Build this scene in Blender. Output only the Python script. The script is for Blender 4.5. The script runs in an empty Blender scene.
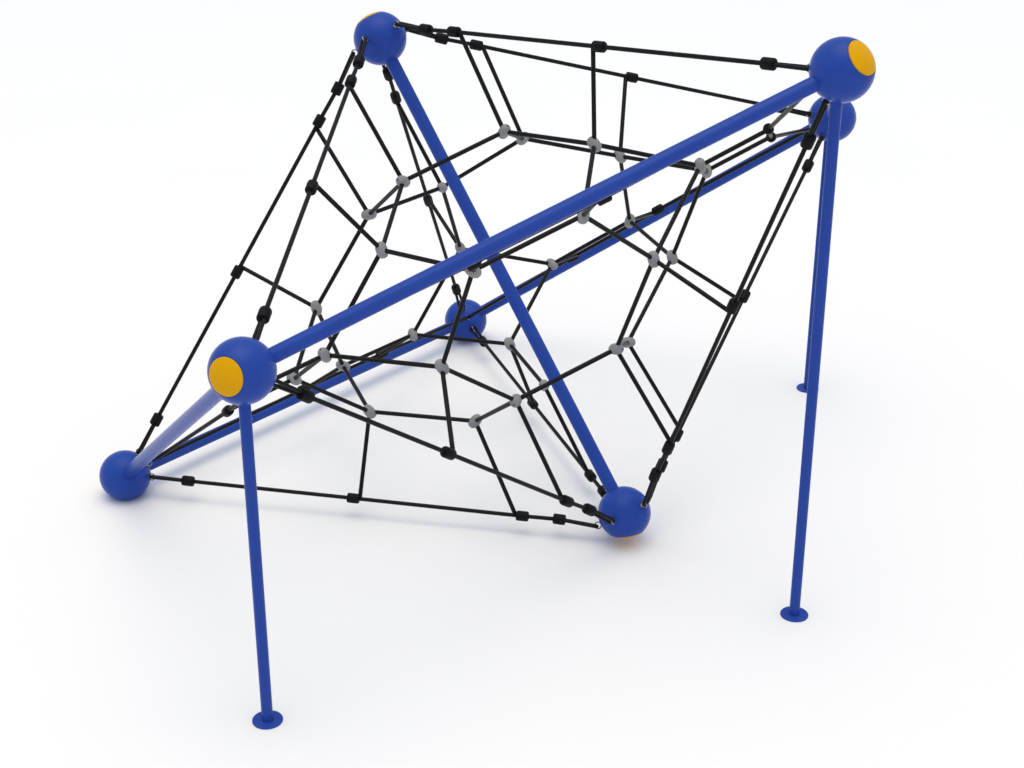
"""Playground climbing frame: a tilted five-sided double pyramid of blue tube
with ball joints, three legs and a black rope net, on a white studio floor."""
import bpy, bmesh, math
from mathutils import Vector, Matrix

SC = bpy.context.scene
COL = SC.collection
S = 2.1                                   # metres per ring radius

# ------------------------------------------------------------------ placement
# axes of the double pyramid (columns: towards first corner, in-ring, pole axis)
AXES = Matrix(((-0.431587, 0.775932, -0.460067),
               (-0.884087, -0.262504, 0.386628),
               (0.179228, 0.573603, 0.799285)))
CENTRE = Vector((-0.02249, 3.4606, 0.53996)) * S
HGT = 0.587                               # half length of the axis, in ring radii
BALL = 0.0584 * S
ANG = {k: i * 2 * math.pi / 5 for i, k in enumerate('ABCGF')}
RING = 'ABCGF'


def W(r, a, h):
    """ring coordinates (radius, angle, height along axis) -> world"""
    return CENTRE + S * (AXES @ Vector((r * math.cos(a), r * math.sin(a), h)))


def Wdir(a, r, h):
    return (AXES @ Vector((r * math.cos(a), r * math.sin(a), h))).normalized()


# ------------------------------------------------------------------ materials
def new_mat(name):
    m = bpy.data.materials.new(name)
    m.use_nodes = True
    nt = m.node_tree
    return m, nt, nt.nodes['Principled BSDF']


def noise_bump(nt, p, scale, strength, dist=0.001, detail=4):
    tc = nt.nodes.new('ShaderNodeTexCoord')
    n = nt.nodes.new('ShaderNodeTexNoise')
    n.inputs['Scale'].default_value = scale
    n.inputs['Detail'].default_value = detail
    b = nt.nodes.new('ShaderNodeBump')
    b.inputs['Strength'].default_value = strength
    b.inputs['Distance'].default_value = dist
    nt.links.new(tc.outputs['Object'], n.inputs['Vector'])
    nt.links.new(n.outputs['Fac'], b.inputs['Height'])
    nt.links.new(b.outputs['Normal'], p.inputs['Normal'])
    return tc, n


def vary(nt, p, noise, c0, c1):
    r = nt.nodes.new('ShaderNodeValToRGB')
    r.color_ramp.elements[0].position = 0.3
    r.color_ramp.elements[1].position = 0.7
    r.color_ramp.elements[0].color = (*c0, 1)
    r.color_ramp.elements[1].color = (*c1, 1)
    nt.links.new(noise.outputs['Fac'], r.inputs['Fac'])
    nt.links.new(r.outputs['Color'], p.inputs['Base Color'])


def paint(name, c0, c1, rough=0.38, spec=0.5, bump=0.12, scale=60):
    m, nt, p = new_mat(name)
    tc, n = noise_bump(nt, p, scale, bump)
    n2 = nt.nodes.new('ShaderNodeTexNoise')
    n2.inputs['Scale'].default_value = 6
    nt.links.new(tc.outputs['Object'], n2.inputs['Vector'])
    vary(nt, p, n2, c0, c1)
    p.inputs['Roughness'].default_value = rough
    p.inputs['Specular IOR Level'].default_value = spec
    return m


BLUE = paint('blue_powder_coat', (0.021, 0.060, 0.315), (0.024, 0.066, 0.340), 0.22, 0.09, 0.04)
YELLOW = paint('yellow_plastic', (0.69, 0.345, 0.002), (0.73, 0.37, 0.002), 0.45, 0.06, 0.05)
CLAMP = paint('black_nylon_clamp', (0.005, 0.005, 0.0055), (0.008, 0.008, 0.0085), 0.5, 0.10, 0.3, 120)
GREY = paint('grey_cast_connector', (0.20, 0.20, 0.20), (0.29, 0.29, 0.29), 0.5, 0.25, 0.35, 90)
HOLE = paint('dark_screw_head', (0.02, 0.02, 0.02), (0.03, 0.03, 0.03), 0.5, 0.4)
STEEL, _nt, _p = new_mat('galvanised_steel')
noise_bump(_nt, _p, 80, 0.1)
_p.inputs['Base Color'].default_value = (0.30, 0.295, 0.285, 1)
_p.inputs['Metallic'].default_value = 1.0
_p.inputs['Roughness'].default_value = 0.3

# twisted rope: strands wind round the rope (local z runs along each rope)
ROPE, _nt, _p = new_mat('black_braided_rope')
_p.inputs['Base Color'].default_value = (0.008, 0.008, 0.0085, 1)
_p.inputs['Roughness'].default_value = 0.42
_p.inputs['Specular IOR Level'].default_value = 0.12
_tc = _nt.nodes.new('ShaderNodeUVMap')
_wv = _nt.nodes.new('ShaderNodeTexWave')
_wv.bands_direction = 'DIAGONAL'
_wv.inputs['Scale'].default_value = 1.0
_bp = _nt.nodes.new('ShaderNodeBump')
_bp.inputs['Strength'].default_value = 0.25
_bp.inputs['Distance'].default_value = 0.001
_nt.links.new(_tc.outputs['UV'], _wv.inputs['Vector'])
_nt.links.new(_wv.outputs['Fac'], _bp.inputs['Height'])
_nt.links.new(_bp.outputs['Normal'], _p.inputs['Normal'])

FLOOR_ROUGH, FLOOR_IOR = 0.5, 1.3
FLOOR, _nt, _p = new_mat('white_studio_floor')
_tc, _n = noise_bump(_nt, _p, 25, 0.02)
_n2 = _nt.nodes.new('ShaderNodeTexNoise')
_n2.inputs['Scale'].default_value = 0.6
_nt.links.new(_tc.outputs['Object'], _n2.inputs['Vector'])
vary(_nt, _p, _n2, (0.874, 0.874, 0.876), (0.882, 0.882, 0.884))
_p.inputs['Roughness'].default_value = FLOOR_ROUGH
_p.inputs['Specular IOR Level'].default_value = 0.5
_p.inputs['IOR'].default_value = FLOOR_IOR           # satin sheet: blurred reflections of the balls


# ------------------------------------------------------------------ mesh helpers
def link(name, bm, mat, parent=None, smooth=True, matrix=None):
    """make ONE mesh object; bm is in world space unless matrix is given"""
    me = bpy.data.meshes.new(name)
    bmesh.ops.recalc_face_normals(bm, faces=bm.faces)
    bm.to_mesh(me)
    bm.free()
    me.materials.append(mat)
    if smooth:
        for f in me.polygons:
            f.use_smooth = True
    o = bpy.data.objects.new(name, me)
    COL.objects.link(o)
    if matrix is not None:
        o.matrix_world = matrix
    if parent is not None:
        bpy.context.view_layer.update()
        o.parent = parent
        o.matrix_parent_inverse = parent.matrix_world.inverted()
    return o


def frame(d):
    z = d.normalized()
    up = Vector((0, 0, 1)) if abs(z.z) < 0.95 else Vector((1, 0, 0))
    x = up.cross(z).normalized()
    return Matrix((x, z.cross(x), z)).transposed()


def place(p, d):
    m = frame(d).to_4x4()
    m.translation = p
    return m


def lathe(bm, prof, seg=24):
    """revolve (radius, z) pairs round z; radius 0 at an end closes it"""
    rings = []
    for r, z in prof:
        if r < 1e-7:
            rings.append([bm.verts.new((0, 0, z))])
        else:
            rings.append([bm.verts.new((r * math.cos(2 * math.pi * i / seg),
                                        r * math.sin(2 * math.pi * i / seg), z)) for i in range(seg)])
    for a, b in zip(rings, rings[1:]):
        for i in range(seg):
            j = (i + 1) % seg
            if len(a) == 1 and len(b) == 1:
                continue
            if len(a) == 1:
                bm.faces.new((a[0], b[j], b[i]))
            elif len(b) == 1:
                bm.faces.new((a[i], a[j], b[0]))
            else:
                bm.faces.new((a[i], a[j], b[j], b[i]))
    return bm


def sweep(bm, pts, rad, seg=10, closed=False):
    """tube along a polyline with UVs that wind round it"""
    uvl = bm.loops.layers.uv.verify()
    n = len(pts)
    if closed:
        tang = [(pts[(i + 1) % n] - pts[i - 1]).normalized() for i in range(n)]
    else:
        tang = [(pts[min(i + 1, n - 1)] - pts[max(i - 1, 0)]).normalized() for i in range(n)]
    t0 = tang[0]
    nrm = (Vector((0, 0, 1)) if abs(t0.z) < .9 else Vector((1, 0, 0))).cross(t0).normalized()
    rings, dist = [], [0.0]
    for i in range(n):
        nrm = (nrm - tang[i] * nrm.dot(tang[i])).normalized()
        b = tang[i].cross(nrm)
        rings.append([bm.verts.new(pts[i] + rad * (math.cos(2 * math.pi * k / seg) * nrm +
                                                   math.sin(2 * math.pi * k / seg) * b)) for k in range(seg)])
        if i:
            dist.append(dist[-1] + (pts[i] - pts[i - 1]).length)
    pairs = [(i, i + 1) for i in range(n - 1)] + ([(n - 1, 0)] if closed else [])
    for i, j in pairs:
        for k in range(seg):
            l = (k + 1) % seg
            f = bm.faces.new((rings[i][k], rings[i][l], rings[j][l], rings[j][k]))
            d1 = dist[j] if j else dist[i]
            for lp, (u, v) in zip(f.loops, ((k, dist[i]), (k + 1, dist[i]), (k + 1, d1), (k, d1))):
                lp[uvl].uv = (u / seg * 2.0, v * 40)
    if not closed:
        bm.faces.new(rings[0][::-1])
        bm.faces.new(rings[-1])
    return bm


def subdiv(pts, step=0.05):
    out = [pts[0]]
    for a, b in zip(pts, pts[1:]):
        m = max(1, int((b - a).length / step))
        out += [a.lerp(b, i / m) for i in range(1, m + 1)]
    return out


# ------------------------------------------------------------------ the setting
bm = bmesh.new()
bmesh.ops.create_grid(bm, x_segments=1, y_segments=1, size=150)
ground = link('ground', bm, FLOOR, smooth=False)
ground['kind'] = 'structure'

# ------------------------------------------------------------------ climbing frame
root = bpy.data.objects.new('climbing_frame', None)
COL.objects.link(root)
root.location = (CENTRE.x, CENTRE.y, 0)
root['label'] = 'blue tube climbing frame with ball joints, yellow caps and black rope net on white ground'
root['category'] = 'climbing frame'
bpy.context.view_layer.update()

CORNER = {k: W(1, ANG[k], 0) for k in RING}
CORNER['D'] = W(0, 0, HGT)
CORNER['E'] = W(0, 0, -HGT)
OUT = {k: Wdir(ANG[k], 1, 0) for k in RING}
OUT['D'] = Wdir(0, 0, 1)
OUT['E'] = Vector((0.20, -0.30, -1)).normalized()             # cap turned down, tilted to camera so its rim stands in for floor glow
OUT['F'] = Vector((-0.80, 0.53, 0.24)).normalized()

# shared ball and cap meshes (local z points outward)
CAP_A = math.radians(37)


def ball_bm():
    prof = []
    n = 40
    R = BALL
    prof.append((0, -R))
    for i in range(1, n):
        a = math.pi * i / n
        if math.pi - a < CAP_A + 0.02:
            break
        prof.append((R * math.sin(a), -R * math.cos(a)))
    a = CAP_A + 0.015
    prof += [(R * math.sin(a), R * math.cos(a)),
             (R * math.sin(CAP_A) * 0.995, R * math.cos(CAP_A) * 0.985),
             (0, R * math.cos(CAP_A) * 0.985)]
    return lathe(bmesh.new(), prof, 56)


def cap_bm():
    R = BALL * 1.004
    a0 = CAP_A - 0.03
    z0 = BALL * math.cos(CAP_A) * 0.986
    prof = [(0, z0), (R * math.sin(a0), z0), (R * math.sin(a0), R * math.cos(a0) - 0.0015)]
    for i in range(10):
        t = 0.985 * (1 - i / 9)
        r0 = R * math.sin(a0)
        zr = R * math.cos(a0)
        prof.append((r0 * t, zr + (BALL * 0.965 - zr) * (1 - t * t)))
    return lathe(bmesh.new(), prof, 56)


def ring_bm(R, r):
    b = bmesh.new()
    pts = [Vector((R * math.cos(2 * math.pi * i / 24), 0, R * math.sin(2 * math.pi * i / 24))) for i in range(24)]
    return sweep(b, pts, r, 8, closed=True)


BALLS = {}
for k in 'ABCDEFG':
    b = link('ball_joint', ball_bm(), BLUE, root, matrix=place(CORNER[k], OUT[k]))
    link('end_cap', cap_bm(), YELLOW, b, matrix=place(CORNER[k], OUT[k]))
    BALLS[k] = b

def shackle(k, p, nrm):
    """steel ring screwed into ball k at p; the rope passes along nrm"""
    d = (p - CORNER[k]).normalized()
    y = (nrm - d * nrm.dot(d)).normalized()
    m = Matrix((y.cross(d), y, d)).transposed().to_4x4()
    m.translation = CORNER[k] + d * (BALL + 0.0145)
    b = ring_bm(0.0155, 0.0034)
    lathe(b, [(0, -0.028), (0.0075, -0.028), (0.0075, -0.0145), (0, -0.0125)], 12)
    link('shackle', b, STEEL, BALLS[k], matrix=m)


# poles: the ring of five and the long diagonal through the middle
POLE_R = 0.0146 * S
for a, b in ('AB', 'BC', 'CG', 'GF', 'FA', 'DE'):
    pa, pb = CORNER[a], CORNER[b]
    d = (pb - pa).normalized()
    s = BALL * 0.93
    L = (pb - pa).length - 2 * s
    t = lathe(bmesh.new(), [(0, 0), (POLE_R, 0), (POLE_R, L), (0, L)], 40)
    link('pole', t, BLUE, root, matrix=place(pa + d * s, d))

# legs with round base plates
LEG_R = 0.0107 * S
# (joined to the ball a little off centre, as built): head and foot offsets in metres
OFFS = {'A': ((0, 0), (0, 0)), 'B': ((-0.0114, 0), (0, 0)), 'C': ((-0.009, 0), (-0.009, -0.012))}
for k in 'ABC':
    top = CORNER[k] + Vector((*OFFS[k][0], 0))
    foot = Vector((CORNER[k].x + OFFS[k][1][0], CORNER[k].y + OFFS[k][1][1], 0))
    d = (top - foot).normalized()
    h = top.z - BALL * 0.93
    leg = link('leg', lathe(bmesh.new(), [(0, 0.004), (LEG_R, 0.004), (LEG_R, h), (0, h)], 32), BLUE, root,
               matrix=place(foot, d))
    R = 0.0287 * S
    link('base_plate', lathe(bmesh.new(), [(0, 0.001), (R, 0.001), (R, 0.0045), (R - 0.0012, 0.0058), (0, 0.0058)], 48),
         BLUE, leg, matrix=Matrix.Translation(foot))

# ------------------------------------------------------------------ rope net
ROPE_R = 0.0046 * S
STR_R = 0.0038 * S
CL_R, CL_L = 0.0114 * S, 0.0275 * S


def clamp_bm(L=CL_L, R=CL_R):
    c = 0.006
    return lathe(bmesh.new(), [(0, -L / 2), (R - c, -L / 2), (R - c * 0.3, -L / 2 + c * 0.3), (R, -L / 2 + c),
                               (R, L / 2 - c), (R - c * 0.3, L / 2 - c * 0.3), (R - c, L / 2), (0, L / 2)], 16)


def clamp(parent, p, d, L=CL_L, R=CL_R, name='rope_clamp'):
    return link(name, clamp_bm(L, R), CLAMP, parent, matrix=place(p, d))


def eye(bm, tip, sw, side):
    """the doubled rope from a sleeve round a steel ring and back"""
    d = (tip - sw).normalized()
    L = (tip - sw).length
    pts = []
    w0, w1 = STR_R * 1.0, STR_R * 1.75
    n = 8
    for i in range(n + 1):
        t = i / n
        w = w0 + (w1 - w0) * t
        pts.append(sw + d * (L - w1) * t + side * w)
    for i in range(1, 8):
        a = math.pi * i / 8
        pts.append(sw + d * (L - w1 + w1 * math.sin(a)) + side * w1 * math.cos(a))
    for i in range(n, -1, -1):
        t = i / n
        w = w0 + (w1 - w0) * t
        pts.append(sw + d * (L - w1) * t - side * w)
    sweep(bm, pts, STR_R, 10)


# rope stations in the half plane of each ring corner: (radius, height)
SH_D, SW_D, C1, C2, SW_X, SH_X = ((0.0697, 0.5866), (0.1365, 0.5367), (0.2075, 0.4938),
                                  (0.5366, 0.2874), (0.8693, 0.0792), (0.9415, 0.0332))
TIE1, TIE2 = {}, {}                       # where the net ties on
for pole_end, sg in (('D', 1), ('E', -1)):
    for k in RING:
        a = ANG[k]
        P = [W(r, a, sg * h) for r, h in (SH_D, SW_D, C1, C2, SW_X, SH_X)]
        tangential = AXES @ Vector((-math.sin(a), math.cos(a), 0))
        bm = bmesh.new()
        sweep(bm, subdiv(P[1:5]), ROPE_R, 10)
        d0 = (P[0] - P[1]).normalized()
        d1 = (P[5] - P[4]).normalized()
        eye(bm, P[0] + d0 * 0.004, P[1], tangential)
        eye(bm, P[5] + d1 * 0.010, P[4], tangential)
        rope = link('tension_rope', bm, ROPE, root)
        run = (P[3] - P[2]).normalized()
        clamp(rope, P[1], (P[2] - P[0]).normalized(), CL_L, CL_R * 1.04, 'end_sleeve')
        clamp(rope, P[4], d1, CL_L, CL_R * 1.04, 'end_sleeve')
        clamp(rope, P[2], run)
        clamp(rope, P[3], run)
        TIE1[pole_end + k] = P[2] + run * (CL_L / 2 + 0.003)
        TIE2[pole_end + k] = P[3] - run * (CL_L / 2 + 0.003)
        shackle(pole_end, P[0], tangential)
        shackle(k, P[5], tangential)

# ropes along the five poles of the ring, drawn inwards by the net
RC, AC = 0.6673, 0.4252
TIE3 = {}
for i, k in enumerate(RING):
    l = RING[(i + 1) % 5]
    a, b = ANG[k], ANG[k] + 2 * math.pi / 5
    P = [W(0.921, a, 0), W(RC, a + AC, 0), W(RC, b - AC, 0), W(0.921, b, 0)]
    bm = bmesh.new()
    sweep(bm, subdiv(P), ROPE_R, 10)
    rope = link('edge_rope', bm, ROPE, root)
    d = (P[2] - P[1]).normalized()
    for p, e, key in ((P[1], d, k + l), (P[2], -d, l + k)):
        clamp(rope, p, e)
        TIE3[key] = p + e * (CL_L / 2 + 0.003)
    shackle(k, W(0.93, a, 0), AXES @ Vector((-math.sin(a), math.cos(a), 0)))

# cast connectors where the net ropes cross
RP, HP, RQ, HQ, RN, AN = 0.2041, 0.2583, 0.4101, 0.1309, 0.5098, 0.3918
NODE = {}
NORMAL = {}
for k in RING:
    a = ANG[k]
    for e, sg in (('D', 1), ('E', -1)):
        NODE['P' + e + k], NORMAL['P' + e + k] = W(RP, a, sg * HP), Wdir(a, 0.94, sg * 0.342)
        NODE['Q' + e + k], NORMAL['Q' + e + k] = W(RQ, a, sg * HQ), Wdir(a, -0.259, sg * 0.966)
for i, k in enumerate(RING):
    l = RING[(i + 1) % 5]
    a, b = ANG[k], ANG[k] + 2 * math.pi / 5
    for key, th, sg in ((k + l, a + AN, 1), (l + k, b - AN, -1)):
        NODE['N' + key] = W(RN, th, 0)
        # cast pieces lie askew between the four ropes they hold
        tang = Vector((-math.sin(th), math.cos(th), 0)) * sg
        rad = Vector((math.cos(th), math.sin(th), 0))
        NORMAL['N' + key] = (AXES @ (rad * 0.455 - tang * 0.455 + Vector((0, 0, 0.766)))).normalized()


def connector_bm():
    """rounded pill; its long axis is local z"""
    R, H = 0.0123 * S, 0.0174 * S
    prof = [(0, -H)]
    for i in range(1, 20):
        t = -math.pi / 2 + math.pi * i / 20
        c, q = math.cos(t), math.sin(t)
        prof.append((R * abs(c) ** 0.75, H * math.copysign(abs(q) ** 0.9, q)))
    prof.append((0, H))
    return lathe(bmesh.new(), prof, 24)


for n, p in NODE.items():
    m = place(p, NORMAL[n])
    c = link('rope_connector', connector_bm(), GREY, root, matrix=m)
    if n[0] in 'PN':
        H = 0.0174 * S
        link('screw', lathe(bmesh.new(), [(0, H * 0.9), (0.0042, H * 0.9), (0.0042, H + 0.0008), (0, H + 0.0012)], 12),
             HOLE, c, matrix=m)


def tie(a, b):
    bm = bmesh.new()
    sweep(bm, subdiv([a, b]), ROPE_R * 1.05, 10)
    link('net_rope', bm, ROPE, root)


for e in 'DE':
    for i, k in enumerate(RING):
        l, j = RING[(i + 1) % 5], RING[i - 1]
        tie(NODE['P' + e + k], NODE['P' + e + l])
        tie(NODE['P' + e + k], TIE1[e + k])
        tie(NODE['P' + e + k], NODE['Q' + e + k])
        tie(NODE['Q' + e + k], TIE2[e + k])
        tie(NODE['Q' + e + k], NODE['N' + k + l])
        tie(NODE['Q' + e + k], NODE['N' + k + j])
for i, k in enumerate(RING):
    l = RING[(i + 1) % 5]
    tie(NODE['N' + k + l], NODE['N' + l + k])
    tie(NODE['N' + k + l], TIE3[k + l])
    tie(NODE['N' + l + k], TIE3[l + k])

# sharp pole and clamp ends stay crisp
for o in COL.objects:
    if o.type == 'MESH' and o.name.split('.')[0] in ('pole', 'leg', 'base_plate', 'rope_clamp', 'end_sleeve',
                                                     'ball_joint', 'end_cap', 'screw'):
        o.data.set_sharp_from_angle(angle=math.radians(35))

# ------------------------------------------------------------------ light
# a white studio dome, brighter overhead than at the horizon
DOME_A, DOME_B, DOME_P = 0.62, 3.36, 10.0
DOME_AXIS = (0.0, -0.04, 1.0)
w = bpy.data.worlds.new('World')
SC.world = w
w.use_nodes = True
bg = w.node_tree.nodes['Background']
nt = w.node_tree
geo = nt.nodes.new('ShaderNodeTexCoord')
dot = nt.nodes.new('ShaderNodeVectorMath')
dot.operation = 'DOT_PRODUCT'
dot.inputs[1].default_value = Vector(DOME_AXIS).normalized()
up = nt.nodes.new('ShaderNodeMath')
up.operation = 'MAXIMUM'
up.inputs[1].default_value = 0.0
pw = nt.nodes.new('ShaderNodeMath')
pw.operation = 'POWER'
pw.inputs[1].default_value = DOME_P
# cool light from the sides, warm light from above: together a neutral white
low = Vector((0.81, 0.925, 1.20)) * DOME_A
share = DOME_A * (DOME_P + 2) / (2 * DOME_B)
high = Vector([1 + (1 - c) * share for c in (0.81, 0.925, 1.20)]) * DOME_B
mul = nt.nodes.new('ShaderNodeVectorMath')
mul.operation = 'MULTIPLY_ADD'
mul.inputs[1].default_value = high
mul.inputs[2].default_value = low
nt.links.new(geo.outputs['Generated'], dot.inputs[0])
nt.links.new(dot.outputs['Value'], up.inputs[0])
nt.links.new(up.outputs[0], pw.inputs[0])
nt.links.new(pw.outputs[0], mul.inputs[0])
nt.links.new(mul.outputs[0], bg.inputs['Color'])
bg.inputs['Strength'].default_value = 1.0

# ------------------------------------------------------------------ camera
cam = bpy.data.cameras.new('camera')
cam.sensor_width = 36
cam.lens = 1690.4 / 1024 * 36
cam.clip_end = 600
co = bpy.data.objects.new('camera', cam)
COL.objects.link(co)
R = Matrix(((0.999996, 0.002714, 0.0), (0.001167, -0.429988, 0.902834), (0.00245, -0.902831, -0.429989)))
# columns: right, down, forward  ->  blender right, up, back
cols = [R.col[0], -R.col[1], -R.col[2]]
M = Matrix(cols).transposed().to_4x4()
M.translation = (0, 0, 1.92334 * S)
co.matrix_world = M
SC.camera = co

SC.view_settings.view_transform = 'Standard'
SC.view_settings.look = 'None'
SC.view_settings.gamma = 1
SC.view_settings.exposure = 0
